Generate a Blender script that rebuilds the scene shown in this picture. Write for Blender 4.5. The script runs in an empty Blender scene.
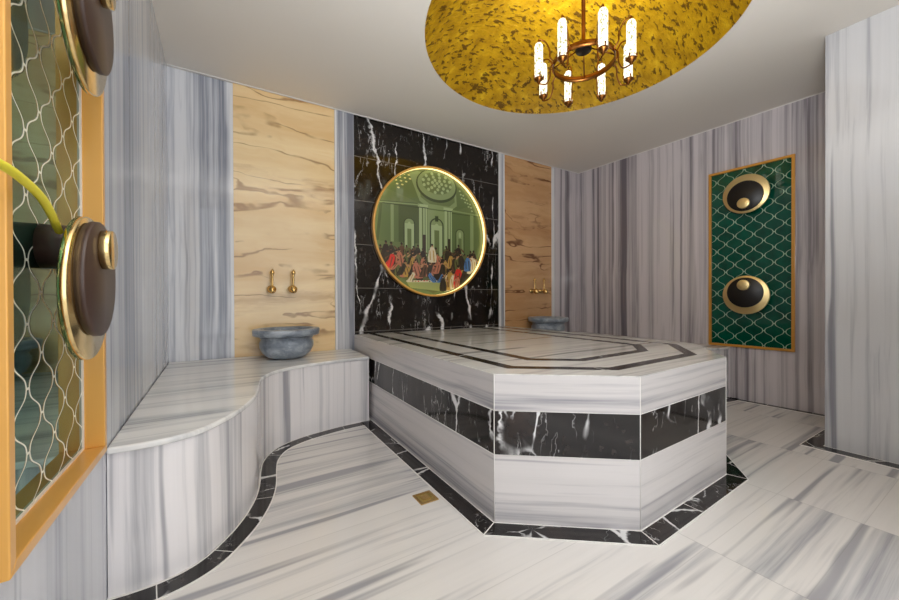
import bpy, bmesh, math, random
from mathutils import Vector, Matrix

C = bpy.context.scene.collection
PI = math.pi

# ---------------------------------------------------------------- camera, world, light, exposure
F_PX, YAW, PITCH, ROLL = 368.0, 0.55723, -0.00511, -0.00355
cam_d = bpy.data.cameras.new('camera'); cam = bpy.data.objects.new('camera', cam_d); C.objects.link(cam)
cam_d.sensor_fit = 'HORIZONTAL'; cam_d.sensor_width = 36.0; cam_d.lens = 36.0 * F_PX / 899.0
cam_d.clip_start = 0.02
_A = Vector((math.cos(YAW), -math.sin(YAW), 0)); _G = Vector((math.sin(YAW), math.cos(YAW), 0)); _Z = Vector((0, 0, 1))
_F = _G * math.cos(PITCH) + _Z * math.sin(PITCH); _U0 = -_G * math.sin(PITCH) + _Z * math.cos(PITCH)
_R = _A * math.cos(ROLL) + _U0 * math.sin(ROLL); _U = -_A * math.sin(ROLL) + _U0 * math.cos(ROLL)
cam.matrix_world = Matrix(((_R.x, _U.x, -_F.x, 0), (_R.y, _U.y, -_F.y, 0), (_R.z, _U.z, -_F.z, 0.86), (0, 0, 0, 1)))
scn = bpy.context.scene
scn.camera = cam

world = bpy.data.worlds.new('world'); scn.world = world; world.use_nodes = True
world.node_tree.nodes['Background'].inputs[0].default_value = (0.95, 0.97, 1.0, 1)
world.node_tree.nodes['Background'].inputs[1].default_value = 0.9

def area(name, loc, rot, sx, sy, watts, col):
    d = bpy.data.lights.new(name, 'AREA'); d.shape = 'RECTANGLE'; d.size = sx; d.size_y = sy
    d.energy = watts; d.color = col
    o = bpy.data.objects.new(name, d); C.objects.link(o); o.location = loc; o.rotation_euler = rot
    return o
area('rear_fill_light', (0.55, -1.10, 1.30), (math.radians(90), 0, 0), 1.9, 2.0, 11, (0.97, 0.985, 1.0))  # added soft fill from behind the camera, no known lamp there
area('bounce_light', (0.52, -0.02, 1.36), (math.radians(180), math.radians(14), 0), 1.0, 0.4, 50, (0.97, 0.985, 1.0))

scn.view_settings.view_transform = 'Standard'
scn.view_settings.look = 'None'
scn.view_settings.gamma = 1.0
scn.view_settings.use_curve_mapping = False
scn.view_settings.exposure = 0.42
scn.cycles.use_denoising = True
scn.cycles.max_bounces = 10
scn.cycles.diffuse_bounces = 6
scn.cycles.glossy_bounces = 5
scn.cycles.sample_clamp_indirect = 6.0
scn.cycles.caustics_reflective = False
scn.cycles.caustics_refractive = False

# ---------------------------------------------------------------- dimensions (metres)
XL, YB, H, YR = -0.28, 2.947, 2.346, -0.14
def xr(y): return 3.697 - 0.036 * (y - 1.5)
XMID = 1.71
ZD = 0.571
DAIS = [(0.915, 2.947), (0.884, 1.10), (1.305, 0.774), (2.073, 0.802), (2.497, 1.13), (2.497, 2.947)]
BENCH = [(-.2784, 1.402), (-.22, 1.400), (-.155, 1.405), (-.095, 1.425), (-.045, 1.462), (.008, 1.53), (.055, 1.607), (.10, 1.71),
         (.13, 1.81), (.148, 1.91), (.165, 2.05), (.187, 2.16), (.235, 2.265), (.30, 2.338), (.405, 2.40), (.53, 2.44), (.70, 2.475), (.887, 2.49)]
def zbench(y): return .436 + .0145 * (y - 1.4)

# ---------------------------------------------------------------- mesh helpers
def bm_new(): return bmesh.new()
def face(bm, pts, mi=0):
    f = bm.faces.new([bm.verts.new(p) for p in pts]); f.material_index = mi; return f
def box(bm, x0, y0, z0, x1, y1, z1, mi=0):
    v = [bm.verts.new(p) for p in ((x0,y0,z0),(x1,y0,z0),(x1,y1,z0),(x0,y1,z0),(x0,y0,z1),(x1,y0,z1),(x1,y1,z1),(x0,y1,z1))]
    for q in ((0,3,2,1),(4,5,6,7),(0,1,5,4),(1,2,6,5),(2,3,7,6),(3,0,4,7)):
        bm.faces.new([v[i] for i in q]).material_index = mi
def prism(bm, poly, z0, z1, mi=0):
    """closed prism over an xy polygon; z0 / z1 numbers or functions of (x, y)"""
    f0 = z0 if callable(z0) else (lambda x, y: z0)
    f1 = z1 if callable(z1) else (lambda x, y: z1)
    a = [bm.verts.new((x, y, f0(x, y))) for x, y in poly]
    b = [bm.verts.new((x, y, f1(x, y))) for x, y in poly]
    n = len(poly)
    for i in range(n):
        j = (i + 1) % n
        bm.faces.new((a[i], a[j], b[j], b[i])).material_index = mi
    bm.faces.new(list(reversed(a))).material_index = mi
    bm.faces.new(b).material_index = mi
def frame_of(d):
    d = Vector(d).normalized(); t = Vector((0, 0, 1)) if abs(d.z) < .95 else Vector((1, 0, 0))
    u = d.cross(t).normalized(); return u, d.cross(u).normalized()
def lathe(bm, prof, o=(0,0,0), axis=(0,0,1), n=48, mi=0, closed=False):
    """prof: list of (radius, height along axis); radius 0 closes an end"""
    o = Vector(o); ax = Vector(axis).normalized(); u, w = frame_of(ax)
    rings = []
    for r, h in prof:
        if r < 1e-6: rings.append([bm.verts.new(o + ax * h)])
        else: rings.append([bm.verts.new(o + ax * h + (u * math.cos(2*PI*k/n) + w * math.sin(2*PI*k/n)) * r) for k in range(n)])
    pairs = list(zip(rings, rings[1:])) + ([(rings[-1], rings[0])] if closed else [])
    for a, b in pairs:
        for k in range(n):
            l = (k + 1) % n
            q = [a[k % len(a)], a[l % len(a)], b[l % len(b)], b[k % len(b)]]
            q = [v for i, v in enumerate(q) if v not in q[:i]]
            if len(q) > 2:
                f = bm.faces.new(q); f.material_index = mi; f.smooth = True
def tube(bm, pts, r, n=10, mi=0, close=False):
    pts = [Vector(p) for p in pts]; rr = r if isinstance(r, (list, tuple)) else [r] * len(pts)
    rings = []; u = None
    for i, p in enumerate(pts):
        if close: d = pts[(i+1) % len(pts)] - pts[i-1]
        else: d = pts[min(i+1, len(pts)-1)] - pts[max(i-1, 0)]
        d.normalize()
        if u is None: u, w = frame_of(d)
        else:
            u = (u - d * u.dot(d)).normalized(); w = d.cross(u).normalized()
        rings.append([bm.verts.new(p + (u*math.cos(2*PI*k/n) + w*math.sin(2*PI*k/n)) * rr[i]) for k in range(n)])
    prs = list(zip(rings, rings[1:])) + ([(rings[-1], rings[0])] if close else [])
    for a, b in prs:
        for k in range(n):
            f = bm.faces.new((a[k], a[(k+1) % n], b[(k+1) % n], b[k])); f.smooth = True; f.material_index = mi
    if not close:
        bm.faces.new(list(reversed(rings[0]))).material_index = mi; bm.faces.new(rings[-1]).material_index = mi
def smooth_path(pts, m=8, close=False):
    P = [Vector(p) for p in pts]; out = []; n = len(P)
    for i in range(n if close else n - 1):
        if close: a, b, c, d = P[i-1], P[i], P[(i+1) % n], P[(i+2) % n]
        else: a, b, c, d = P[max(i-1,0)], P[i], P[i+1], P[min(i+2,n-1)]
        for k in range(m):
            t = k / m
            out.append(.5*((2*b)+(c-a)*t+(2*a-5*b+4*c-d)*t*t+(3*b-a-3*c+d)*t**3))
    if not close: out.append(P[-1])
    return out
def offset_line(pts, d):
    """offset an open xy polyline to its right-hand side by d"""
    n = len(pts); out = []
    nr = []
    for i in range(n - 1):
        dx, dy = pts[i+1][0]-pts[i][0], pts[i+1][1]-pts[i][1]; L = math.hypot(dx, dy); nr.append((dy/L, -dx/L))
    for i in range(n):
        a = nr[max(i-1, 0)]; b = nr[min(i, n-2)]
        mx, my = a[0]+b[0], a[1]+b[1]; k = 2 * d / (mx*mx + my*my)
        out.append((pts[i][0] + mx*k, pts[i][1] + my*k))
    return out
def obj(name, bm, mats, parent=None, kind=None, label=None, category=None, group=None, bevel=0, smooth=False):
    bmesh.ops.recalc_face_normals(bm, faces=bm.faces[:])
    me = bpy.data.meshes.new(name); bm.to_mesh(me); bm.free()
    for m in (mats if isinstance(mats, (list, tuple)) else [mats]): me.materials.append(m)
    if smooth:
        for p in me.polygons: p.use_smooth = True
    o = bpy.data.objects.new(name, me); C.objects.link(o)
    if parent is not None:
        o.parent = parent; o.matrix_parent_inverse = parent.matrix_basis.inverted()
    if bevel:
        b = o.modifiers.new('bevel', 'BEVEL'); b.width = bevel; b.segments = 3; b.limit_method = 'ANGLE'; b.angle_limit = math.radians(40)
    if kind: o['kind'] = kind
    if label: o['label'] = label
    if category: o['category'] = category
    if group: o['group'] = group
    return o
def thing(name, loc, label, category, group=None):
    o = bpy.data.objects.new(name, None); C.objects.link(o); o.location = loc
    o.empty_display_size = .05
    o['label'] = label; o['category'] = category
    if group: o['group'] = group
    return o

# ---------------------------------------------------------------- material helpers
class N:
    def __init__(s, name):
        s.m = bpy.data.materials.new(name); s.m.use_nodes = True; s.t = s.m.node_tree
        s.b = s.t.nodes['Principled BSDF']; s._obj = None
    def nd(s, typ, **kw):
        n = s.t.nodes.new(typ)
        for k, v in kw.items(): setattr(n, k, v)
        return n
    def put(s, sock, v):
        if hasattr(v, 'is_output') or isinstance(v, bpy.types.NodeSocket): s.t.links.new(v, sock)
        else: sock.default_value = v
    def co(s):
        if s._obj is None: s._obj = s.nd('ShaderNodeTexCoord').outputs['Object']
        return s._obj
    def map(s, vec, scale=(1,1,1), loc=(0,0,0), rot=(0,0,0)):
        n = s.nd('ShaderNodeMapping'); s.put(n.inputs[0], vec); n.inputs['Scale'].default_value = scale
        n.inputs['Location'].default_value = loc; n.inputs['Rotation'].default_value = rot; return n.outputs[0]
    def noise(s, vec, scale=1, detail=4, rough=.55, dist=0):
        n = s.nd('ShaderNodeTexNoise'); s.put(n.inputs['Vector'], vec); n.inputs['Scale'].default_value = scale
        n.inputs['Detail'].default_value = detail; n.inputs['Roughness'].default_value = rough; n.inputs['Distortion'].default_value = dist
        return n.outputs[0]
    def math(s, op, a, b=0.0, c=0.0):
        n = s.nd('ShaderNodeMath', operation=op); s.put(n.inputs[0], a); s.put(n.inputs[1], b); s.put(n.inputs[2], c); return n.outputs[0]
    def sstep(s, v, a, b, lo=0.0, hi=1.0):
        n = s.nd('ShaderNodeMapRange', interpolation_type='SMOOTHSTEP'); s.put(n.inputs[0], v)
        n.inputs[1].default_value = a; n.inputs[2].default_value = b; n.inputs[3].default_value = lo; n.inputs[4].default_value = hi
        return n.outputs[0]
    def ramp(s, v, stops):
        n = s.nd('ShaderNodeValToRGB'); s.put(n.inputs[0], v); e = n.color_ramp.elements
        while len(e) < len(stops): e.new(.5)
        for k, (p, c) in enumerate(stops): e[k].position = p; e[k].color = (*c, 1)
        return n.outputs[0]
    def mix(s, f, a, b, mode='MIX'):
        n = s.nd('ShaderNodeMix', data_type='RGBA', blend_type=mode)
        s.put(n.inputs[0], f)
        for k, v in ((6, a), (7, b)):
            s.put(n.inputs[k], (*v, 1) if isinstance(v, tuple) and len(v) == 3 else v)
        return n.outputs[2]
    def xyz(s, v):
        n = s.nd('ShaderNodeSeparateXYZ'); s.put(n.inputs[0], v); return n.outputs
    def comb(s, x, y, z):
        n = s.nd('ShaderNodeCombineXYZ'); s.put(n.inputs[0], x); s.put(n.inputs[1], y); s.put(n.inputs[2], z); return n.outputs[0]
    def bump(s, h, strength, dist=.01):
        n = s.nd('ShaderNodeBump'); s.put(n.inputs['Height'], h); n.inputs['Strength'].default_value = strength
        n.inputs['Distance'].default_value = dist; s.t.links.new(n.outputs[0], s.b.inputs['Normal'])
    def fin(s, col=None, rough=.4, metal=0, ior=None, coat=0, emit=None, es=0):
        if col is not None: s.put(s.b.inputs['Base Color'], (*col, 1) if isinstance(col, tuple) else col)
        s.put(s.b.inputs['Roughness'], rough); s.b.inputs['Metallic'].default_value = metal
        if ior: s.b.inputs['IOR'].default_value = ior
        if coat: s.b.inputs['Coat Weight'].default_value = coat; s.b.inputs['Coat Roughness'].default_value = .04
        if emit: s.b.inputs['Emission Color'].default_value = (*emit, 1); s.b.inputs['Emission Strength'].default_value = es
        return s.m
def plain(name, col, rough=.4, metal=0, **kw): return N(name).fin(col, rough, metal, **kw)
def srgb(r, g, b):
    f = lambda c: (c/255)/12.92 if c/255 <= .04045 else ((c/255+.055)/1.055)**2.4
    return (f(r), f(g), f(b))

def streak_marble(name, scale, seed, light, mid, dark, bias=0.0, rough=.10, joints=None, fine=.5, con=1.0):
    """white marble with parallel grey streaks; scale stretches the noise along the streak direction"""
    n = N(name); vec = n.co()
    if joints:                       # floor tiles: every tile is its own cut of the stone
        x0, w, y0, h, line = joints
        o = n.xyz(vec)
        fx = n.math('DIVIDE', n.math('SUBTRACT', o[0], x0), w); fy = n.math('DIVIDE', n.math('SUBTRACT', o[1], y0), h)
        ix = n.math('MAXIMUM', n.math('FLOOR', fx), 1.0); iy = n.math('FLOOR', fy)
        off = n.math('ADD', n.math('MULTIPLY', ix, 3.37), n.math('MULTIPLY', iy, .011))
        src = n.comb(o[0], n.math('ADD', o[1], n.math('MULTIPLY', n.math('SINE', n.math('MULTIPLY', ix, 12.9)), .06)), off)
    else: src = vec
    warp = n.noise(n.map(src, (1.1, 1.1, 1.1), (seed, 0, 0)), 1, 2)
    wv = n.nd('ShaderNodeVectorMath', operation='ADD'); n.put(wv.inputs[0], n.map(src, scale, (seed*3.1, seed*1.7, seed*.9)))
    n.put(wv.inputs[1], n.math('MULTIPLY', warp, .45))
    big = n.noise(wv.outputs[0], .22, 2, .5)
    med = n.noise(wv.outputs[0], .8, 3, .55)
    fin = n.noise(wv.outputs[0], 2.4, 4, .65)
    v = n.math('ADD', n.math('MULTIPLY', big, .40), n.math('MULTIPLY', med, .60))
    v = n.math('ADD', v, n.math('MULTIPLY', n.math('SUBTRACT', fin, .5), .85 * fine))
    v = n.math('ADD', v, bias)
    v = n.math('ADD', n.math('MULTIPLY', n.math('SUBTRACT', v, .5), con), .5)
    col = n.ramp(v, [(.34, dark), (.44, mid), (.53, light), (.66, tuple(min(1, c*1.05) for c in light)), (.76, mid)])
    sharp = n.noise(n.map(wv.outputs[0], (1, 1, 1), (seed, 4.2, seed*2)), 1.25, 2, .5)
    col = n.mix(n.math('MULTIPLY', n.sstep(sharp, .60, .70), .75), col, dark)
    if joints:
        dx = n.math('ABSOLUTE', n.math('SUBTRACT', n.math('FRACT', n.math('ADD', fx, .5)), .5))
        dy = n.math('ABSOLUTE', n.math('SUBTRACT', n.math('FRACT', n.math('ADD', fy, .5)), .5))
        l = n.math('MAXIMUM', n.math('MULTIPLY', n.sstep(dx, .0010/w, .0022/w, 1, 0), n.math('GREATER_THAN', fx, 1.5)), n.math('MULTIPLY', n.sstep(dy, .0008/h, .002/h, 1, 0), .6))
        col = n.mix(n.math('MULTIPLY', l, .35), col, line)
    return n.fin(col, rough)

def black_marble(name, stretch, seed, amount=1.0, joint=None, rough=.09):
    n = N(name); p = n.co()
    d = n.noise(n.map(p, (6, 6, 6), (seed, 0, 0)), 1, 4, .65)
    wv = n.nd('ShaderNodeVectorMath', operation='ADD'); n.put(wv.inputs[0], n.map(p, stretch, (seed*2.3, seed, seed*1.1), (0, .22, .12)))
    n.put(wv.inputs[1], n.math('MULTIPLY', d, .38)); q = wv.outputs[0]
    def ridge(sc, w, loc):
        r = n.math('ABSOLUTE', n.math('SUBTRACT', n.noise(n.map(q, (1,1,1), loc), sc, 3, .55, .2), .5))
        return n.sstep(r, w*.25, w, 1, 0)
    gate = n.sstep(n.noise(n.map(p, (1,1,1), (seed*5, 3, 1)), 3.0, 3, .6), .44, .58)
    gate2 = n.sstep(n.noise(n.map(p, (1,1,1), (seed*7, 9, 4)), 5.0, 3, .6), .46, .62)
    vo = n.nd('ShaderNodeTexVoronoi', feature='DISTANCE_TO_EDGE'); n.put(vo.inputs['Vector'], q); vo.inputs['Scale'].default_value = .85
    wid = n.math('MULTIPLY', n.sstep(n.noise(n.map(p, (7, 7, 7), (seed*2, 5, 7)), 1, 3, .6), .36, .70, .12, 1.0), .052)
    v1 = n.math('MULTIPLY', n.math('SUBTRACT', 1.0, n.math('SMOOTH_MIN', n.math('DIVIDE', vo.outputs['Distance'], wid), 1.0, .2)), gate)
    v1 = n.math('MAXIMUM', n.math('MINIMUM', n.math('MULTIPLY', v1, 2.0), 1.0), 0.0)
    v2 = n.math('MULTIPLY', n.math('MULTIPLY', ridge(2.4, .010, (5, 1, 2)), gate2), .42)
    v = n.math('MULTIPLY', n.math('MAXIMUM', v1, v2), amount)
    base = n.ramp(n.noise(p, 3.5, 6, .65), [(.3, srgb(16, 13, 12)), (.55, srgb(28, 23, 21)), (.75, srgb(50, 39, 33))])
    speck = n.math('MULTIPLY', n.sstep(n.noise(p, 22, 4, .7), .58, .72), .25)
    base = n.mix(speck, base, srgb(96, 86, 80))
    col = n.mix(v, base, srgb(222, 222, 222))
    if joint:
        z0, h = joint
        fz = n.math('DIVIDE', n.math('SUBTRACT', n.xyz(p)[2], z0), h)
        dz = n.math('ABSOLUTE', n.math('SUBTRACT', n.math('FRACT', n.math('ADD', fz, .5)), .5))
        col = n.mix(n.math('MULTIPLY', n.sstep(dz, .0014/h, .003/h, 1, 0), .7), col, srgb(140, 136, 132))
    return n.fin(col, rough)

def beige_stone(name, seed, base, pale, vein, strength):
    n = N(name); p = n.co()
    d = n.noise(n.map(p, (3.0, 3.0, 5.0), (seed, 0, 0)), 1, 3, .5)
    wv = n.nd('ShaderNodeVectorMath', operation='ADD'); n.put(wv.inputs[0], n.map(p, (.9, .9, 6.5), (seed, seed, 0), (0, -.10, 0)))
    n.put(wv.inputs[1], n.math('MULTIPLY', d, .8)); q = wv.outputs[0]
    c = n.ramp(n.noise(q, .8, 4, .6), [(.32, base), (.6, pale), (.8, base)])
    r = n.math('ABSOLUTE', n.math('SUBTRACT', n.noise(q, .9, 2, .5), .5))
    gate = n.sstep(n.noise(n.map(p, (3, 3, 4), (seed*4, 2, 2)), 1, 3), .38, .58)
    v = n.math('MULTIPLY', n.math('MULTIPLY', n.sstep(r, .002, .026, 1, 0), gate), strength)
    soft = n.math('MULTIPLY', n.sstep(n.noise(n.map(q, (1, 1, 1), (8, 3, 5)), .7, 5, .65), .56, .72), strength * .6)
    c = n.mix(soft, c, vein); c = n.mix(v, c, tuple(x*.7 for x in vein))
    return n.fin(c, .14)

def arabesque(name, axis_w, axis_h, base, line, ior, metal=0):
    """dark green glass tiles in a lantern lattice with pale joints; tile width along object y, height along z"""
    n = N(name); o = n.xyz(n.co())
    u = n.math('DIVIDE', o[1], axis_w); v = n.math('DIVIDE', o[2], axis_h)
    A = .205
    t = n.math('FRACT', n.math('SUBTRACT', v, .25))
    tri = n.math('SUBTRACT', n.math('MULTIPLY', n.math('ABSOLUTE', n.math('SUBTRACT', t, .5)), 4.0), 1.0)
    sn = n.math('SINE', n.math('MULTIPLY', v, 2*PI)); s4 = n.math('SINE', n.math('MULTIPLY', v, 6*PI))
    W = n.math('ADD', n.math('ADD', n.math('MULTIPLY', tri, .30), n.math('MULTIPLY', sn, .80)), n.math('MULTIPLY', s4, .10))
    W = n.math('MULTIPLY', W, A)
    def near(x):
        return n.math('ABSOLUTE', n.math('SUBTRACT', n.math('FRACT', n.math('ADD', x, .5)), .5))
    f = n.math('MINIMUM', near(n.math('SUBTRACT', u, W)), near(n.math('ADD', n.math('SUBTRACT', u, .5), W)))
    def tick(c):
        du = n.math('SUBTRACT', near(n.math('SUBTRACT', u, c)), .045); dv = near(n.math('SUBTRACT', v, c))
        return n.math('MAXIMUM', n.math('MAXIMUM', du, 0.0), dv)
    f = n.math('MINIMUM', f, n.math('MINIMUM', tick(.25), tick(.75)))
    m = n.sstep(f, .015, .030, 1, 0)
    tone = n.ramp(n.noise(n.map(n.co(), (9, 9, 9)), 1, 3), [(.3, tuple(c*.7 for c in base)), (.7, tuple(c*1.3 for c in base))])
    col = n.mix(m, tone, line)
    n.bump(n.sstep(f, .01, .05, 0, 1), .12, .003)
    rough = n.sstep(f, .015, .030, .35, .03)
    n.fin(col, rough, ior=ior)
    if metal: n.put(n.b.inputs['Metallic'], n.math('MULTIPLY', n.math('SUBTRACT', 1.0, m), metal))
    return n.m

# ---------------------------------------------------------------- materials
LW, MG, DG = srgb(226, 223, 222), srgb(196, 196, 200), srgb(140, 142, 152)
m_floor = streak_marble('floor_marble', (.35, 12.0, 1.0), 2.0, srgb(216, 213, 210), srgb(188, 187, 188), srgb(132, 133, 141), .055, .13, con=.9,
                        joints=(.125, .645, 1.37, .2550, srgb(120, 118, 118)))
m_wall_l = streak_marble('left_wall_marble', (15, 15, .2), 5.0, srgb(202, 205, 212), srgb(178, 182, 192), srgb(134, 139, 152), .0, .08, con=1.0)
m_wall_b = streak_marble('back_wall_marble', (12, 12, .12), 9.4, srgb(224, 226, 231), srgb(186, 190, 200), srgb(132, 137, 151), .0, .07, con=1.45)
m_wall_r = streak_marble('right_wall_marble', (13, 13, .10), 14.6, srgb(206, 199, 202), srgb(174, 168, 172), srgb(112, 106, 113), .0, .09, con=1.05)
m_part = streak_marble('partition_marble', (12, 12, .22), 21.9, srgb(194, 194, 196), srgb(168, 168, 173), srgb(114, 114, 124), .03, .10, con=1.2)
m_fascia = streak_marble('bench_front_marble', (17, 17, .12), 31.7, srgb(230, 227, 228), srgb(198, 197, 200), srgb(142, 142, 150), .03, .12, con=.8)
m_slab = streak_marble('bench_top_marble', (.4, 12, 1.0), 41.3, srgb(232, 232, 230), srgb(196, 198, 200), srgb(146, 150, 156), .03, .07, con=.75)
m_dais = streak_marble('platform_side_marble', (.35, .35, 20), 44.5, srgb(204, 200, 199), srgb(180, 177, 179), srgb(128, 127, 136), .02, .12, con=1.1)
m_dtop = streak_marble('platform_top_marble', (.5, 12, 1.0), 51.0, srgb(222, 221, 217), srgb(198, 197, 195), srgb(140, 139, 141), .03, .08, con=.8)
m_strip = streak_marble('pilaster_marble', (22, 22, .35), 60.0, srgb(200, 201, 206), srgb(170, 173, 181), srgb(126, 129, 140), -.01, .10)
m_black = black_marble('black_wall_marble', (4.2, 4.2, .8), 3.0, 1.0, joint=(.945, .357))
m_bband = black_marble('black_band_marble', (5.5, 5.5, 1.6), 8.6, 1.1)
m_bfloor = black_marble('black_floor_marble', (5, 5, 5), 12.0, .9)
m_binlay = black_marble('black_inlay_marble', (5, 5, 5), 17.0, .45, rough=.22)
m_beige_l = beige_stone('honey_onyx', 1.0, srgb(230, 194, 140), srgb(246, 220, 172), srgb(168, 114, 66), .7)
m_beige_r = beige_stone('brown_onyx', 6.0, srgb(184, 138, 92), srgb(206, 164, 118), srgb(116, 68, 38), .9)
m_white = plain('white_grout', srgb(222, 220, 216), .5)
m_edge = plain('white_marble_edge', srgb(224, 224, 226), .18)
m_ceil = plain('ceiling_paint', srgb(222, 217, 209), .75)
m_rear = plain('rear_plaster', srgb(216, 212, 206), .5)
m_brass = plain('brass', srgb(222, 186, 120), .2, 1.0)
m_gold = plain('polished_gold', srgb(246, 218, 156), .17, 1.0)
m_rose = plain('copper_gold', srgb(132, 84, 40), .32, 1.0)
m_frame = plain('gold_painted_wood', srgb(228, 170, 84), .32, .15, coat=.3)
m_frame_r = plain('gold_painted_wood_shaded', srgb(208, 148, 60), .32, .2, coat=.3)  # same gold paint, weaker light on the right side put into its colour
m_brown = plain('dark_brown_enamel', srgb(70, 52, 44), .38)
m_dark = plain('black_enamel', srgb(18, 12, 11), .4)
m_neck = plain('neck_brown', srgb(64, 48, 42), .35)
m_caulk = plain('white_caulk', srgb(238, 228, 214), .6)
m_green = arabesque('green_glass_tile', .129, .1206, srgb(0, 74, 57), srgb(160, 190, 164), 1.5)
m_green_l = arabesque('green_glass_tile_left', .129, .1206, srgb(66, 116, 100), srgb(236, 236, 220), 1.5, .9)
m_cable = plain('yellow_cable', srgb(236, 226, 60), .4)
m_candle = N('lit_crystal_tube')
_v = m_candle.noise(m_candle.map(m_candle.co(), (95, 95, 65)), 1, 3, .6)
_e = m_candle.ramp(_v, [(.40, (.20, .19, .06)), (.50, (1, .97, .76)), (1, (1, .99, .84))])
m_candle.put(m_candle.b.inputs['Emission Color'], _e)
m_candle.b.inputs['Emission Strength'].default_value = 1.4
m_candle = m_candle.fin((.12, .11, .07), .3)
m_led = plain('led_glow', (1, .9, .5), .4, emit=(1.0, .82, .32), es=1.5)

n = N('grey_stone')
_g = n.noise(n.map(n.co(), (9, 9, 16)), 1, 6, .65, .6)
m_basin = n.fin(n.ramp(_g, [(.3, srgb(88, 98, 110)), (.52, srgb(138, 147, 158)), (.72, srgb(190, 197, 206))]), .28)

n = N('gold_leaf')
_p = n.co()
_d = n.noise(n.map(_p, (7, 7, 7)), 1, 3)
_w = n.nd('ShaderNodeVectorMath', operation='ADD'); n.put(_w.inputs[0], n.map(_p, (20, 44, 30), (0, 0, 0), (0, 0, .7))); n.put(_w.inputs[1], n.math('MULTIPLY', _d, 2.2))
_a = n.noise(_w.outputs[0], .85, 4, .6)
_s = n.sstep(_a, .54, .60)
_b = n.ramp(n.noise(n.map(_p, (12, 12, 12)), 1, 4, .6), [(.3, srgb(160, 120, 8)), (.6, srgb(198, 156, 18)), (.8, srgb(226, 190, 44))])
_c = n.mix(n.math('MULTIPLY', _s, .85), _b, srgb(76, 48, 8))
n.bump(_a, .5, .02)
m_leaf = n.fin(_c, .38, .25)

# ---------------------------------------------------------------- room shell
bm = bm_new(); box(bm, XL-.1, YR-1.2, -.06, 3.95, YB+.12, 0)
obj('floor', bm, m_floor, kind='structure')

DC, DR = (1.735, 1.43), .852
bm = bm_new()                                                   # ceiling slab with the round opening
n_ = 96
ring = [bm.verts.new((DC[0]+DR*math.cos(2*PI*k/n_), DC[1]+DR*math.sin(2*PI*k/n_), H)) for k in range(n_)]
x0, x1, y0, y1 = XL-.1, 3.95, YR-1.2, YB+.12
def edge_pt(t):
    dx, dy = math.cos(t), math.sin(t); s = 1e9
    if dx > 1e-9: s = min(s, (x1-DC[0])/dx)
    if dx < -1e-9: s = min(s, (x0-DC[0])/dx)
    if dy > 1e-9: s = min(s, (y1-DC[1])/dy)
    if dy < -1e-9: s = min(s, (y0-DC[1])/dy)
    return (DC[0]+dx*s, DC[1]+dy*s, H)
angs = sorted([2*PI*k/n_ for k in range(n_)])
corner = sorted([math.atan2(cy-DC[1], cx-DC[0]) % (2*PI) for cx in (x0, x1) for cy in (y0, y1)])
outer = [bm.verts.new(edge_pt(t)) for t in angs]
for k in range(n_):
    l = (k+1) % n_; t0 = angs[k]; t1 = angs[l] if l else 2*PI
    mid = [bm.verts.new(edge_pt(t)) for t in corner if t0 < t < t1]
    bm.faces.new([ring[k], outer[k]] + mid + [outer[l], ring[l]])
ceil_o = None
geo = bmesh.ops.extrude_face_region(bm, geom=bm.faces[:])
for v in geo['geom']:
    if isinstance(v, bmesh.types.BMVert): v.co.z += .03
ceil_o = obj('ceiling', bm, m_ceil, kind='structure')
bm = bm_new()                                                   # gold dome
dh = .40; R_ = (DR*DR + dh*dh) / (2*dh)
prof = []
for k in range(21):
    t = math.asin(min(1, DR/R_)) * (1 - k/20)
    prof.append((R_*math.sin(t) if k < 20 else 0, H + .001 + R_*math.cos(t) - (R_-dh)))
lathe(bm, [(DR+.004, H-.0005), (DR+.004, H+.03)] + [(r+.004, z+.012) for r, z in prof[:-1]] + [(0, prof[-1][1]+.012)], (DC[0], DC[1], 0), n=96)
lathe(bm, prof, (DC[0], DC[1], 0), n=96)
obj('dome', bm, m_leaf, parent=ceil_o, label='gold leaf dome with brown mottling')

# left wall with the niche that takes the tiled panel
PY0, PY1, PZ0, PZ1 = .793, 1.335, .450, 1.95
GX = -.306
bm = bm_new()
e_ = .0006
box(bm, XL-.1, YR-.02, 0, XL, PY0-e_, H); box(bm, XL-.1, PY1+e_, 0, XL, YB, H)
box(bm, XL-.1, PY0-e_, 0, XL, PY1+e_, PZ0-e_); box(bm, XL-.1, PY0-e_, PZ1+e_, XL, PY1+e_, H)
box(bm, XL-.1, PY0-e_, PZ0-e_, GX-.012, PY1+e_, PZ1+e_)
obj('wall_left', bm, m_wall_l, kind='structure')

# back wall and its cladding
bm = bm_new(); box(bm, XL-.1, YB, 0, 3.80, YB+.1, H)
wb = obj('wall_back', bm, m_wall_b, kind='structure')
def back_panel(name, xa, xb, th, mat, label, z0=.44, bev=0):
    bm = bm_new(); box(bm, xa, YB-th, z0, xb, YB, H)
    return obj(name, bm, mat, parent=wb, label=label, bevel=bev)
back_panel('stone_panel', .082, .768, .006, m_beige_l, 'honey beige onyx panel with fine brown veins')
back_panel('stone_panel', 2.500, 3.200, .006, m_beige_r, 'browner beige onyx panel with horizontal veins')
back_panel('black_panel', .923, 2.425, .008, m_black, 'black marble cladding with white veins', z0=.55)
def pilaster(xa, xb):
    o = back_panel('pilaster', xa, xb, .018, m_strip, 'slim grey marble pilaster', bev=.003)
pilaster(.785, .923); pilaster(2.445, 2.487)
for xa, xb in ((.768, .785), (2.425, 2.445), (2.487, 2.500), (3.200, 3.235)):
    back_panel('edge_strip', xa, xb, .022, m_edge, 'pale marble edging strip', bev=.003)
bm = bm_new(); box(bm, 3.235, YB-.012, .44, xr(YB)-.0, YB, H); obj('grey_panel', bm, m_wall_r, parent=wb, label='grey purple streaked marble panel')

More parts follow.
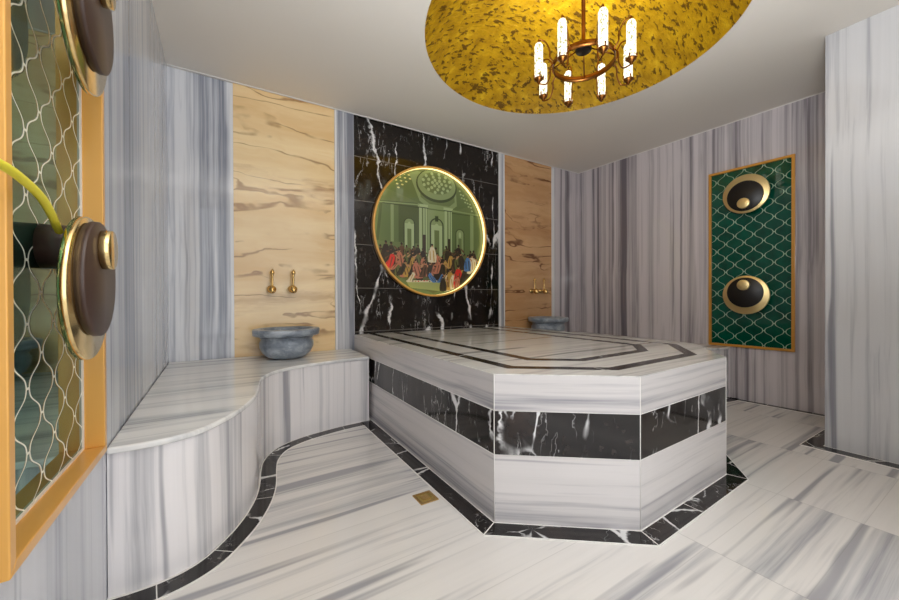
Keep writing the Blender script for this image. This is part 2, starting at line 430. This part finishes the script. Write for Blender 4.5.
# right wall (slightly out of square) and the boxed-out partition in front of it
bm = bm_new()
prism(bm, [(xr(YR), YR-.1), (xr(YR)+.1, YR-.1), (xr(YB)+.1, YB+.1), (xr(YB), YB+.05)], 0, H)
obj('wall_right', bm, m_wall_r, kind='structure')
PX, PYF = 2.937, .652
bm = bm_new(); prism(bm, [(PX+.0, PYF), (PX, YR), (xr(YR), YR), (xr(PYF), PYF)], 0, H)
obj('wall_partition', bm, m_part, kind='structure', bevel=.003)
# rear wall behind the camera, with the doorway the camera stands in, widened for the added fill lamp
bm = bm_new()
box(bm, XL-.1, YR-.1, 0, -.24, YR, H); box(bm, 1.75, YR-.1, 0, 3.95, YR, H); box(bm, -.24, YR-.1, 2.25, 1.75, YR, H)
obj('wall_rear', bm, m_rear, kind='structure')

# wall joints: hairline between right-wall slabs
bm = bm_new()
for yy in (1.566, .925):
    box(bm, xr(yy)-.0012, yy-.001, 0, xr(yy)+.004, yy+.001, H)
obj('trim_1', bm, plain('joint_grey', srgb(150, 146, 148), .6), kind='structure')
bm = bm_new()                                                    # thin white caulk line under the ceiling
box(bm, XL+.001, YB-.03, H-.006, xr(YB)-.002, YB-.0235, H)
prism(bm, [(xr(YB)-.006, YB-.03), (xr(YB)-.001, YB-.03), (xr(PYF)-.001, PYF+.002), (xr(PYF)-.006, PYF+.002)], H-.006, H)
obj('trim_2', bm, m_white, kind='structure')

# ---------------------------------------------------------------- black floor borders (flush strips with white joints)
def border(name, line, width, cross=(), z=.004):
    """strip along an open polyline on its right-hand side, white hairlines along both edges and across"""
    a = line; b = offset_line(line, width); bm = bm_new()
    a2, b2 = offset_line(line, .005), offset_line(line, width-.004)
    def strip(p, q, z1, mi):
        va = [bm.verts.new((x, y, z1)) for x, y in p]; vb = [bm.verts.new((x, y, z1)) for x, y in q]
        v0 = [bm.verts.new((x, y, .0)) for x, y in p]; v1 = [bm.verts.new((x, y, .0)) for x, y in q]
        for i in range(len(p)-1):
            for quad in ((va[i], va[i+1], vb[i+1], vb[i]), (v0[i], v0[i+1], va[i+1], va[i]), (vb[i], vb[i+1], v1[i+1], v1[i])):
                bm.faces.new(quad).material_index = mi
    strip(a, a2, z, 1); strip(a2, b2, z, 0); strip(b2, b, z, 1)
    for i, wdt in cross:                                        # joint across at (fractional) vertex i
        k = int(i); t = i - k
        if t == 0: p, q = Vector(a[k]), Vector(b[k])
        else: p, q = Vector(a[k]).lerp(Vector(a[k+1]), t), Vector(b[k]).lerp(Vector(b[k+1]), t)
        d = (q-p).normalized(); s = Vector((-d.y, d.x)) * wdt
        face(bm, [(*(p+s), z+.0006), (*(q+s), z+.0006), (*(q-s), z+.0006), (*(p-s), z+.0006)], 1)
    return obj(name, bm, [m_bfloor, m_white], kind='structure')
dl = [(0.900, 2.485), DAIS[1], DAIS[2], DAIS[3], DAIS[4], (2.497, 2.42)]
dl_r = list(reversed(dl))
# the strip lies outside the platform: walking the outline counter-clockwise puts outside on the right
border('trim_3', dl, .082, cross=[(.62, .0018), (1, .0022), (2, .0022), (2.42, .0018), (3, .0022), (4, .0022), (4.5, .0018)])
bl = [tuple(v[:2]) for v in smooth_path([(x, y, 0) for x, y in BENCH], 5)]
bl_in = [p for p in bl if p[0] < .83]
border('trim_4', bl_in, .075, cross=[(9, .0015), (22, .0015), (38, .0015), (58, .0015), (72, .0015)])
br = [(min(2*XMID - x, xr(y)), y) for x, y in reversed(bl_in)]
border('trim_5', br, .075)
border('trim_6', [(xr(1.48)-.001, 1.48), (xr(PYF), PYF+.085)], .06, cross=[(.45, .0015)])
border('trim_7', [(xr(PYF)-.08, PYF), (PX, PYF), (PX, -.13)], .085, cross=[(1.3, .003), (1.6, .003)])

# ---------------------------------------------------------------- marble benches
def mirror(pts): return [(2*XMID - x, y) for x, y in pts]
def bench(label, right):
    base = thing('marble_bench', (xr(2.6)-.3 if right else .1, 2.6, 0), label, 'bench', 'marble benches on both sides of the platform')
    def side(poly):
        if not right: return poly
        q = [(min(2*XMID - x, xr(y) - .003), y) for x, y in poly]
        return list(reversed(q))
    inner = [(x + .0, y + .012) for x, y in bl]
    bm = bm_new(); prism(bm, side([(x, y) for x, y in inner] + [(.887, YB-.023), (XL+.0016, YB-.023)]), 0, lambda x, y: zbench(y) - .020)
    fr = obj('front', bm, m_fascia, parent=base)
    bm = bm_new(); prism(bm, side([(x, y) for x, y in bl] + [(.887, YB-.023), (XL+.0016, YB-.023)]), lambda x, y: zbench(y) - .020, lambda x, y: zbench(y))
    obj('seat_slab', bm, m_slab, parent=base, bevel=.006, label='polished marble seat slab with rounded edge')
    return base
bench('curved grey marble bench running along the left wall under the tiled panel', False)
bench('marble bench mostly hidden behind the platform at the right wall', True)

# ---------------------------------------------------------------- platform (half octagon)
def inset(poly_open, d):
    return offset_line(poly_open, -d)
pf = thing('marble_platform', (1.69, 2.2, 0), 'big half octagonal marble platform with black veined band in the room centre', 'platform')
def course(name, z0, z1, mat, off=0.0, label=None):
    bm = bm_new(); prism(bm, [(x, min(y, YB-.023)) for x, y in inset(DAIS, off)] , z0, z1); return obj(name, bm, mat, parent=pf, label=label)
course('base_course', 0, .262, m_dais)
course('black_band', .262, .431, m_bband, .0012, 'black marble band with white veins')
course('upper_course', .431, ZD-.004, m_dais)
bm = bm_new(); prism(bm, [(x, min(y, YB-.023)) for x, y in DAIS], ZD-.004, ZD)
obj('top_slab', bm, m_dtop, parent=pf, bevel=.0012)
bm = bm_new()                                                    # white joints at corners and band edges
for k in range(1, 5):
    x, y = DAIS[k]; tube(bm, [(x, y, .006), (x, y, ZD-.003)], .0017, 8)
for z in (.262, .431):
    for k in range(0, 5):
        a, b = DAIS[k], DAIS[k+1]; tube(bm, [(a[0], min(a[1], YB-.03), z), (b[0], min(b[1], YB-.03), z)], .0014, 6)
obj('grout_line', bm, m_white, parent=pf)
def inlay(d0, d1, yend):
    a, b = inset(DAIS, d0), inset(DAIS, d1); bm = bm_new()
    a[0] = (a[0][0], yend); b[0] = (b[0][0], yend); a[-1] = (a[-1][0], yend); b[-1] = (b[-1][0], yend)
    for i in range(5):
        va = [(*a[i],), (*a[i+1],), (*b[i+1],), (*b[i],)]
        prism(bm, va, ZD-.004, ZD+.0008)
    obj('inlay_strip', bm, m_binlay, parent=pf, label='black marble inlay line on the top')
inlay(.110, .163, YB-.03); inlay(.318, .371, YB-.06)

# ---------------------------------------------------------------- basins and taps
def basin(x, y, label):
    z = zbench(y) + .0022
    t = thing('stone_basin', (x, y, z), label, 'basin', 'grey stone basins on the benches')
    bm = bm_new()
    lathe(bm, [(0, 0), (.085, 0), (.118, .008), (.15, .035), (.170, .075), (.172, .105), (.160, .128), (.166, .136), (.172, .150),
               (.150, .152), (.152, .110), (.130, .06), (.07, .03), (0, .026)], (x, y, z), n=56)
    obj('bowl', bm, m_basin, parent=t)
    bm = bm_new()
    def seg(R):
        return [(R*math.cos(2*PI*k/64) * (1.0 + .04*abs(math.cos(2*PI*k/64))**8), R*math.sin(2*PI*k/64)) for k in range(64)]
    prof = [(.165, .150), (.192, .153), (.203, .160), (.205, .192), (.200, .199), (.168, .200), (.160, .192), (.152, .150)]
    rings = []
    for R, h in prof:
        rings.append([bm.verts.new((x+px, min(y+py, YB-.0235), z+h)) for px, py in seg(R)])
    for a, b in zip(rings, rings[1:] + rings[:1]):
        for k in range(64):
            f = bm.faces.new((a[k], a[(k+1) % 64], b[(k+1) % 64], b[k])); f.smooth = True
    obj('rim', bm, m_basin, parent=t, label='wide flat rim')
basin(.388, 2.735, 'round grey stone basin on the left bench before the honey panel')
basin(2.925, 2.735, 'grey stone basin behind the platform before the browner panel')
def tap(x, z, label, group):
    yw = YB - .006
    t = thing('wall_tap', (x, yw, z), label, 'tap', group)
    bm = bm_new(); lathe(bm, [(0, 0), (.026, 0), (.026, .006), (.016, .012), (.012, .016), (.012, .060), (0, .060)], (x, yw, z), (0, -1, 0), 24)
    obj('body', bm, m_brass, parent=t)
    bm = bm_new(); lathe(bm, [(0, -.030), (.014, -.027), (.024, -.016), (.028, 0), (.024, .016), (.014, .025), (.010, .034), (0, .034)], (x, yw-.075, z-.004), (0, -.8, -.6), 24)
    obj('spout', bm, m_brass, parent=t, label='ball shaped spout')
    bm = bm_new()
    lathe(bm, [(0, 0), (.012, .004), (.010, .012), (.007, .03), (.0085, .06), (.006, .082), (.010, .088), (.006, .094), (.014, .104), (.015, .112), (.010, .124), (.004, .134), (0, .138)],
          (x+.002, yw-.05, z+.006), (.03, 0, 1), 20)
    obj('handle', bm, m_brass, parent=t)
for x, z, l in ((.311, .930, 'brass wall tap above left basin, the one nearer the left wall'), (.451, .932, 'brass wall tap above left basin, the one nearer the black panel')):
    tap(x, z, l, 'brass taps over the left basin')
for x, z, l in ((2.885, .935, 'brass wall tap above the far basin, left of its pair'), (3.025, .935, 'brass wall tap above the far basin, right of its pair')):
    tap(x, z, l, 'brass taps over the far basin')

# ---------------------------------------------------------------- tiled panels with round fixtures
def panel_frame(bm, y0, y1, z0, z1, xb, xf, w):
    """mitred rectangular frame in the yz plane from depth xb to xf"""
    o = [(y0, z0), (y1, z0), (y1, z1), (y0, z1)]; i = [(y0+w, z0+w), (y1-w, z0+w), (y1-w, z1-w), (y0+w, z1-w)]
    for k in range(4):
        l = (k+1) % 4
        q = [o[k], o[l], i[l], i[k]]
        a = [bm.verts.new((xb, y, z)) for y, z in q]; b = [bm.verts.new((xf, y, z)) for y, z in q]
        for j in range(4):
            m = (j+1) % 4; bm.faces.new((a[j], a[m], b[m], b[j]))
        bm.faces.new(a[::-1]); bm.faces.new(b)
t = thing('tiled_panel', (XL, 1.075, PZ0), 'tall gold framed green lantern tile panel on the left wall, seen edge on', 'wall panel', 'green tiled panels')
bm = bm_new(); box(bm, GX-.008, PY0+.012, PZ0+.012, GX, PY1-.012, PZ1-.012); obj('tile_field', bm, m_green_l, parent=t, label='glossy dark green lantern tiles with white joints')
bm = bm_new(); panel_frame(bm, PY0, PY1, PZ0, PZ1, GX, -.262, .020)
obj('frame', bm, m_frame, parent=t, bevel=.002)
bm = bm_new(); panel_frame(bm, PY0+.020, PY1-.020, PZ0+.020, PZ1-.020, GX, GX+.004, .005); obj('caulk_line', bm, m_caulk, parent=t)

RW = Vector((1, .036, 0)).normalized()                          # right wall normal (into the wall) and direction
ANG = math.atan(.036)
rp = thing('tiled_panel', (xr(1.27), 1.27, .44), 'gold framed green lantern tile panel on the right wall', 'wall panel', 'green tiled panels')
rp.rotation_euler = (0, 0, ANG)
bpy.context.view_layer.update()
def rpart(name, bm, mat, **kw):
    o = obj(name, bm, mat, **kw); o.parent = rp; o.matrix_parent_inverse = Matrix.Identity(4); return o
ry0, ry1, rz1 = -.286, .286, 1.505
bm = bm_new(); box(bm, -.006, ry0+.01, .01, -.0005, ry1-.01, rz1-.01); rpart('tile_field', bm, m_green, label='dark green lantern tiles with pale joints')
bm = bm_new(); panel_frame(bm, ry0, ry1, 0, rz1, -.0005, -.020, .020); rpart('frame', bm, m_frame_r, bevel=.002)

def fixture(label, base, axis, up_off, side, ring_r, stand, neck_h, mats, neck_r=.045):
    """round plate on a neck; base = point on the panel behind the plate centre, axis = out of the wall"""
    base = Vector(base); ax = Vector(axis).normalized(); sd = Vector(side).normalized(); up = Vector((0, 0, 1))
    gold, dark, neckm = mats
    t = thing('round_fixture', base, label, 'wall fixture', 'round fixtures on the tiled panels')
    s = 1 if up_off >= 0 else -1
    nb = base + up * neck_h
    bm = bm_new(); lathe(bm, [(0, 0), (neck_r, 0), (neck_r, stand), (0, stand)], nb, ax, 40); obj('neck', bm, neckm, parent=t)
    bm = bm_new(); lathe(bm, [(0, -.006), (ring_r-.002, -.006), (ring_r, -.004), (ring_r, .006), (ring_r-.002, .008), (0, .008)], base + ax*stand, ax, 72)
    obj('rim_plate', bm, gold, parent=t, label='polished gold round plate')
    dc = base + up * up_off + ax*(stand+.008)
    bm = bm_new(); lathe(bm, [(0, 0), (.118, 0), (.118, .004), (.1215, .005), (.1215, .015), (.1195, .017), (0, .017)], dc, ax, 64)
    obj('disc', bm, dark, parent=t, label='dark round disc')
    cc = base + up * (up_off*4.2) + sd*.005 + ax*(stand+.025)
    bm = bm_new(); lathe(bm, [(0, 0), (.042, 0), (.042, .017), (.0405, .018), (0, .018)], cc, ax, 40)
    obj('cap', bm, gold, parent=t, label='small gold cap')
ml = (m_gold, m_brown, m_neck); mr = (plain('satin_gold', srgb(236, 210, 150), .38, .9), m_dark, m_neck)
fixture('round gold plate with dark disc on the left panel, the lower one with the cable', (GX+.001, 1.068, .883), (1, 0, 0), .02, (0, 1, 0), .150, .065, .085, ml)
fixture('round gold plate with dark disc on the left panel, cut by the photo top', (GX+.001, 1.068, 1.455), (1, 0, 0), .02, (0, 1, 0), .150, .065, .085, ml)
nx = -RW
for z, s, l in ((1.702, -1, 'round gold and black plate on the right panel, the upper one'), (.878, 1, 'round gold and black plate on the right panel, the lower one')):
    b = Vector((xr(1.275), 1.275, z)) + nx*.006
    fixture(l, b, nx, .019*s, (0, 1, 0), .157, .055, 0, mr)

bm = bm_new()
tube(bm, smooth_path([(-.264, 1.006, .992), (-.262, .985, .998), (-.252, .925, 1.009), (-.245, .859, 1.024), (-.243, .791, 1.034), (-.243, .719, 1.037), (-.250, .62, 1.030), (-.2815, .54, 1.02)], 10), .0064, 12)
obj('cable', bm, m_cable, label='short yellow cable arching across the left panel to its lower fixture', category='cable')

# ---------------------------------------------------------------- round picture with a lit gold rim
MX, MZ, MR = 1.652, 1.460, .586
pic = thing('round_picture', (MX, YB, MZ), 'large round gold rimmed picture of a crowded hall on the black panel', 'picture')
yw = YB - .008
bm = bm_new(); lathe(bm, [(MR, 0), (MR, .046), (MR-.004, .050), (MR-.014, .050), (MR-.018, .046), (MR-.018, .0)], (MX, yw, MZ), (0, -1, 0), 120, closed=True)
obj('rim', bm, m_frame, parent=pic, label='gold rim')
bm = bm_new(); lathe(bm, [(MR-.0184, .012), (MR-.0184, .040), (MR-.0182, .040), (MR-.0182, .012)], (MX, yw, MZ), (0, -1, 0), 120, closed=True)
obj('light_strip', bm, m_led, parent=pic, label='warm glowing light strip inside the rim')

rnd = random.Random(7)
cols = {'wall': (96, 112, 66), 'wall_dark': (70, 84, 44), 'wall_mid': (88, 106, 60), 'pale': (126, 144, 96), 'paler': (156, 174, 128), 'line': (52, 66, 34),
        'floor': (110, 116, 70), 'table': (150, 158, 96), 'dark': (50, 42, 26), 'brown': (92, 62, 38), 'red': (206, 44, 36), 'pink': (180, 112, 86),
        'white': (206, 196, 166), 'blue': (74, 118, 170), 'skin': (176, 132, 92), 'hair': (40, 28, 18), 'ochre': (176, 140, 66), 'olive': (92, 98, 52), 'glow': (206, 200, 130)}
names = list(cols); pm = {}
pmats = []
for i, k in enumerate(names):
    pm[k] = i; pmats.append(plain('print_' + k, srgb(*[min(255, c*1.06) for c in cols[k]]), .4, coat=1.0))
bm = bm_new(); RI = MR - .019
lvl = [0]
def shape(pts, col, jit=True):
    """flat printed shape; pts in the unit disc, clipped to it"""
    lvl[0] += 1; y = yw - .006 - lvl[0]*.000012
    clip = []
    for px, pz in pts:
        r = math.hypot(px, pz); k = min(1, .985/r) if r > 1e-6 else 1
        clip.append((MX + px*k*RI, y, MZ + pz*k*RI))
    try: face(bm, clip, pm[col])
    except ValueError: pass
def ell(cx, cz, rx, rz, col, n=20, a0=0, a1=2*PI):
    m = n if a1-a0 > 6 else n+1
    shape([(cx + rx*math.cos(a0+(a1-a0)*k/n), cz + rz*math.sin(a0+(a1-a0)*k/n)) for k in range(m)], col)
def rect(x0, z0, x1, z1, col): shape([(x0, z0), (x1, z0), (x1, z1), (x0, z1)], col)
lathe(bm, [(RI, 0), (RI, .006), (0, .006)], (MX, yw, MZ), (0, -1, 0), 96, mi=pm['wall'])
for f in bm.faces: f.smooth = False
# architecture
shape([(-1, -.2), (-.24, -.2), (-.24, .44), (-1, .44)], 'wall_dark'); shape([(-.92, -.2), (-.60, -.2), (-.60, .40), (-.86, .36)], 'wall_mid')
rect(.36, -.4, 1, .40, 'wall_mid'); rect(-.10, -.4, .22, .38, 'pale')
shape([(-.80, .60), (-.24, .44), (-.08, .36), (.33, .36), (.48, .42), (.83, .55), (.55, .84), (.2, .98), (-.3, .95), (-.62, .78)], 'wall_mid')
shape([(-.24, .48), (-.08, .38), (.33, .38), (.46, .48), (.44, .80), (.36, .92), (-.28, .94), (-.42, .88)], 'pale')
shape([(-.22, .54), (-.06, .45), (.31, .45), (.42, .54), (.40, .72), (-.24, .72)], 'wall')
ell(.08, .76, .38, .27, 'line', 36); ell(.08, .775, .355, .24, 'pale', 36); ell(.08, .80, .28, .175, 'wall', 30)
for a in range(4):
    for b in range(3 + a*3):
        t_ = 2*PI*b/(3+a*3) + a; ell(.08 + .085*a*math.cos(t_), .80 + .05*a*math.sin(t_), .028, .026, 'paler', 8)
for i in range(4):
    for j in range(3):
        ell(-.60 + i*.065 - j*.02, .68 + i*.055 + j*.055 - .05, .022, .012, 'glow', 8)
        ell(.52 + i*.07 + j*.02, .74 - i*.065 - j*.055, .020, .014, 'paler', 8)
for x0_, x1_ in ((-.25, -.11), (.22, .36)):
    rect(x0_, -.45, x1_, .40, 'paler'); rect(x0_+.05, -.45, x0_+.075, .38, 'wall'); rect(x0_+.10, -.45, x0_+.115, .38, 'wall_mid')
    rect(x0_-.02, .38, x1_+.02, .43, 'paler'); rect(x0_-.02, .37, x1_+.02, .385, 'line')
rect(-1, .40, -.24, .425, 'pale'); rect(.36, .38, .95, .405, 'pale'); rect(-.86, .36, -.26, .372, 'line'); rect(.36, .345, .93, .356, 'line')
for cx_, zb, zt, w_ in ((-.42, -.35, .10, .10), (.07, -.38, .12, .13), (.52, -.35, .02, .09)):
    rect(cx_-w_, zb, cx_+w_, zt, 'line'); ell(cx_, zt, w_, w_*.9, 'line', 16, 0, PI)
    rect(cx_-w_*.8, zb, cx_+w_*.8, zt, 'paler' if cx_ != .52 else 'pale'); ell(cx_, zt, w_*.8, w_*.75, 'pale', 16, 0, PI)
    ell(cx_, zt-.02, w_*.28, .05, 'paler', 10); rect(cx_-w_*.35, zb, cx_+w_*.35, zt-.08, 'wall')
rect(.04, .18, .10, .27, 'line'); rect(.73, -.3, .80, .36, 'pale'); rect(-.73, -.2, -.68, .36, 'pale')
rect(-.19, -.42, -.13, -.05, 'dark'); rect(.28, -.42, .33, -.08, 'dark')
shape([(-1, -.42), (1, -.42), (.86, -.80), (0, -1), (-.86, -.80)], 'olive')
# crowd
def person_mark(x, z, h, robe, lean=0, head='skin'):
    w = h*.26
    shape([(x-w, z), (x-w*.3, z-.01), (x+w*.9, z), (x+w*1.0+lean*.4, z+h*.3), (x+w*.7+lean, z+h*.62), (x+w*.35+lean, z+h*.80), (x-w*.4+lean, z+h*.80), (x-w*.8+lean, z+h*.55), (x-w*1.05+lean*.5, z+h*.25)], robe)
    fold = {'white': 'ochre', 'red': 'brown', 'pink': 'brown', 'blue': 'dark', 'ochre': 'brown'}.get(robe, 'hair')
    shape([(x+w*.1+lean*.8, z+h*.66), (x+w*.35+lean*.8, z+h*.6), (x+w*.55, z+h*.05), (x+w*.30, z+h*.02)], fold)
    shape([(x-w*.65+lean*.8, z+h*.58), (x-w*.45+lean*.8, z+h*.6), (x-w*.35, z+h*.12), (x-w*.6, z+h*.10)], fold)
    if rnd.random() < .6:
        d = rnd.choice((-1, 1)); shape([(x+d*w*.5+lean, z+h*.74), (x+d*w*1.2+lean, z+h*.55), (x+d*w*1.5+lean, z+h*.62), (x+d*w*.6+lean, z+h*.80)], head)
    ell(x+lean*1.15, z+h*.885, h*.062, h*.085, head, 9); ell(x+lean*1.15-h*.012, z+h*.925, h*.066, h*.06, 'hair', 9)
for k in range(30):
    x = -.92 + 1.82*k/29 + rnd.uniform(-.03, .03)
    if -.22 < x < .30 and k % 2: continue
    person_mark(x, -.50 + rnd.uniform(-.04, .05), .24 + rnd.uniform(-.03, .07), rnd.choice(['dark', 'dark', 'brown', 'olive', 'dark', 'hair']), rnd.uniform(-.05, .05), 'brown')
for k in range(34):
    x = -.88 + 1.74*k/33 + rnd.uniform(-.02, .02); person_mark(x, -.60 + rnd.uniform(-.05, .04), .24 + rnd.uniform(-.03, .05), rnd.choice(['dark', 'brown', 'olive', 'dark', 'ochre', 'hair', 'brown', 'pink' if x < .2 else 'white']), rnd.uniform(-.05, .05), rnd.choice(['skin', 'brown']))
for k in range(24):
    x = -.80 + 1.58*k/23; person_mark(x, -.74 + rnd.uniform(-.04, .04) - (.1 if x > .2 else 0), .25, rnd.choice(['dark', 'brown', 'olive', 'ochre', 'dark', 'pink', 'white' if x > .1 else 'hair']), rnd.uniform(-.06, .06))
shape([(-.44, -.95), (.16, -.95), (.16, -.80), (-.48, -.80)], 'table'); shape([(-.46, -.81), (.16, -.80), (.16, -.77), (-.48, -.78)], 'white')
for k in range(12): ell(-.42 + k*.05, -.785 + rnd.uniform(-.01, .01), .014, .010, rnd.choice(['ochre', 'brown', 'red', 'dark']), 7)
for x, z, h, c, l in ((-.78, -.60, .26, 'red', .07), (-.72, -.62, .16, 'pink', .10), (-.60, -.70, .22, 'dark', .08), (-.26, -.74, .30, 'pink', -.05), (-.20, -.72, .24, 'brown', .05), (-.02, -.48, .30, 'white', 0), (-.44, -.80, .18, 'white', .08),
                      (.02, -.80, .18, 'blue', -.08), (.10, -.80, .16, 'blue', .06), (.04, -.66, .22, 'pink', .06), (.24, -.94, .32, 'white', .03), (.32, -.92, .36, 'ochre', 0), (.40, -.92, .30, 'white', -.02), (.48, -.88, .38, 'red', 0), (.45, -.92, .24, 'pink', .02),
                      (.57, -.84, .30, 'dark', .03), (.74, -.64, .34, 'white', .02), (.67, -.60, .28, 'blue', 0), (.80, -.60, .26, 'white', 0), (.18, -.94, .26, 'dark', 0)):
    person_mark(x, z, h, c, l)
obj('picture_disc', bm, pmats, parent=pic, label='green toned print of a columned hall with a crowd')

# ---------------------------------------------------------------- chandelier
CX, CY, CR, CZ, CH = 1.771, 1.384, .257, 2.108, .206
ch = thing('chandelier', (CX, CY, H + .39), 'copper ring chandelier with eight lit crystal tubes under the gold dome', 'chandelier')
ZR = 2.205; RR = .165
bm = bm_new(); lathe(bm, [(RR, -.016), (RR+.004, -.016), (RR+.004, .018), (RR, .018)], (CX, CY, ZR), n=72, closed=True); obj('ring', bm, m_rose, parent=ch)
bm = bm_new(); lathe(bm, [(0, -.014), (.040, -.014), (.044, -.008), (.044, .014), (.020, .03), (.0, .03)], (CX, CY, ZR+.075), n=32); obj('hub', bm, m_dark, parent=ch, label='dark hub')
bm = bm_new(); lathe(bm, [(0, .09), (.012, .09), (.012, .10), (.013, .105), (.013, .125), (.011, .13), (.011, .50), (.05, .505), (.055, .525), (0, .53)], (CX, CY, ZR), n=20); obj('rod', bm, m_rose, parent=ch)
for k in range(4):
    a = 3.387 + PI/8 + k*PI/2
    bm = bm_new(); tube(bm, [(CX + .035*math.cos(a), CY + .035*math.sin(a), ZR+.075), (CX + RR*math.cos(a), CY + RR*math.sin(a), ZR+.004)], .004, 8); obj('spoke', bm, m_rose, parent=ch)
for k in range(8):
    a = 3.387 + k*PI/4; ca, sa = math.cos(a), math.sin(a)
    P = lambda r, z: (CX + r*ca, CY + r*sa, z)
    bm = bm_new()
    tube(bm, smooth_path([P(RR+.003, ZR), P(RR+.028, ZR+.030), P(RR+.030, ZR+.070), P(RR+.055, ZR+.115), P(CR, CZ+CH+.020)], 6), .0042, 8)
    tube(bm, smooth_path([P(RR+.003, ZR), P(RR+.025, ZR-.030), P(RR+.028, ZR-.080), P(RR+.05, CZ-.028), P(CR, CZ-.026)], 6), .0042, 8)
    arm = obj('arm', bm, m_rose, parent=ch)
    bm = bm_new(); lathe(bm, [(0, 0), (.019, 0), (.0235, .006), (.0235, CH-.022), (.018, CH-.008), (.008, CH), (0, CH)], P(CR, CZ), n=20); obj('light_tube', bm, m_candle, parent=arm, label='lit crystal tube')
    bm = bm_new(); lathe(bm, [(0, -.028), (.006, -.028), (.012, -.014), (.024, -.004), (.026, .004), (.0245, .004), (.02, -.002), (0, -.002)], P(CR, CZ), n=20)
    for q in range(4):
        b = q*PI/2 + a; x, y, z = P(CR, CZ); tube(bm, [(x + .0262*math.cos(b), y + .0262*math.sin(b), z), (x + .0265*math.cos(b), y + .0265*math.sin(b), z+.020)], [.004, .005], 6)
    obj('holder', bm, m_rose, parent=arm)
    bm = bm_new(); lathe(bm, [(.012, -.004), (.010, .002), (.005, .006), (.006, .012), (0, .024)], P(CR, CZ+CH), n=14); obj('finial', bm, m_rose, parent=arm)

ld = bpy.data.lights.new('added_dome_fill', 'AREA'); ld.shape = 'DISK'; ld.size = .26; ld.energy = 4.5; ld.color = (1, .95, .85)  # added unseen disc lamp, makes up for the dimmed tubes below the dome
lo = bpy.data.objects.new('added_dome_fill', ld); C.objects.link(lo); lo.location = (CX, CY, ZR + .15); lo.rotation_euler = (PI, 0, 0)

# ---------------------------------------------------------------- floor drain
dr = thing('floor_drain', (.745, 1.397, 0), 'small square brass floor drain beside the platform border', 'drain')
bm = bm_new(); cx_, cy_, s_ = .745, 1.397, .042
for q in ((-1, -1, 1, -.72), (-1, .72, 1, 1), (-1, -.72, -.72, .72), (.72, -.72, 1, .72)):
    box(bm, cx_+q[0]*s_, cy_+q[1]*s_, 0, cx_+q[2]*s_, cy_+q[3]*s_, .004)
obj('frame', bm, m_brass, parent=dr)
bm = bm_new(); box(bm, cx_-.71*s_, cy_-.71*s_, .0, cx_+.71*s_, cy_+.71*s_, .0022, 1); box(bm, cx_-.42*s_, cy_-.42*s_, .0022, cx_+.42*s_, cy_+.42*s_, .004)
obj('grate', bm, [m_brass, plain('aged_brass', srgb(170, 148, 84), .45, .5)], parent=dr)
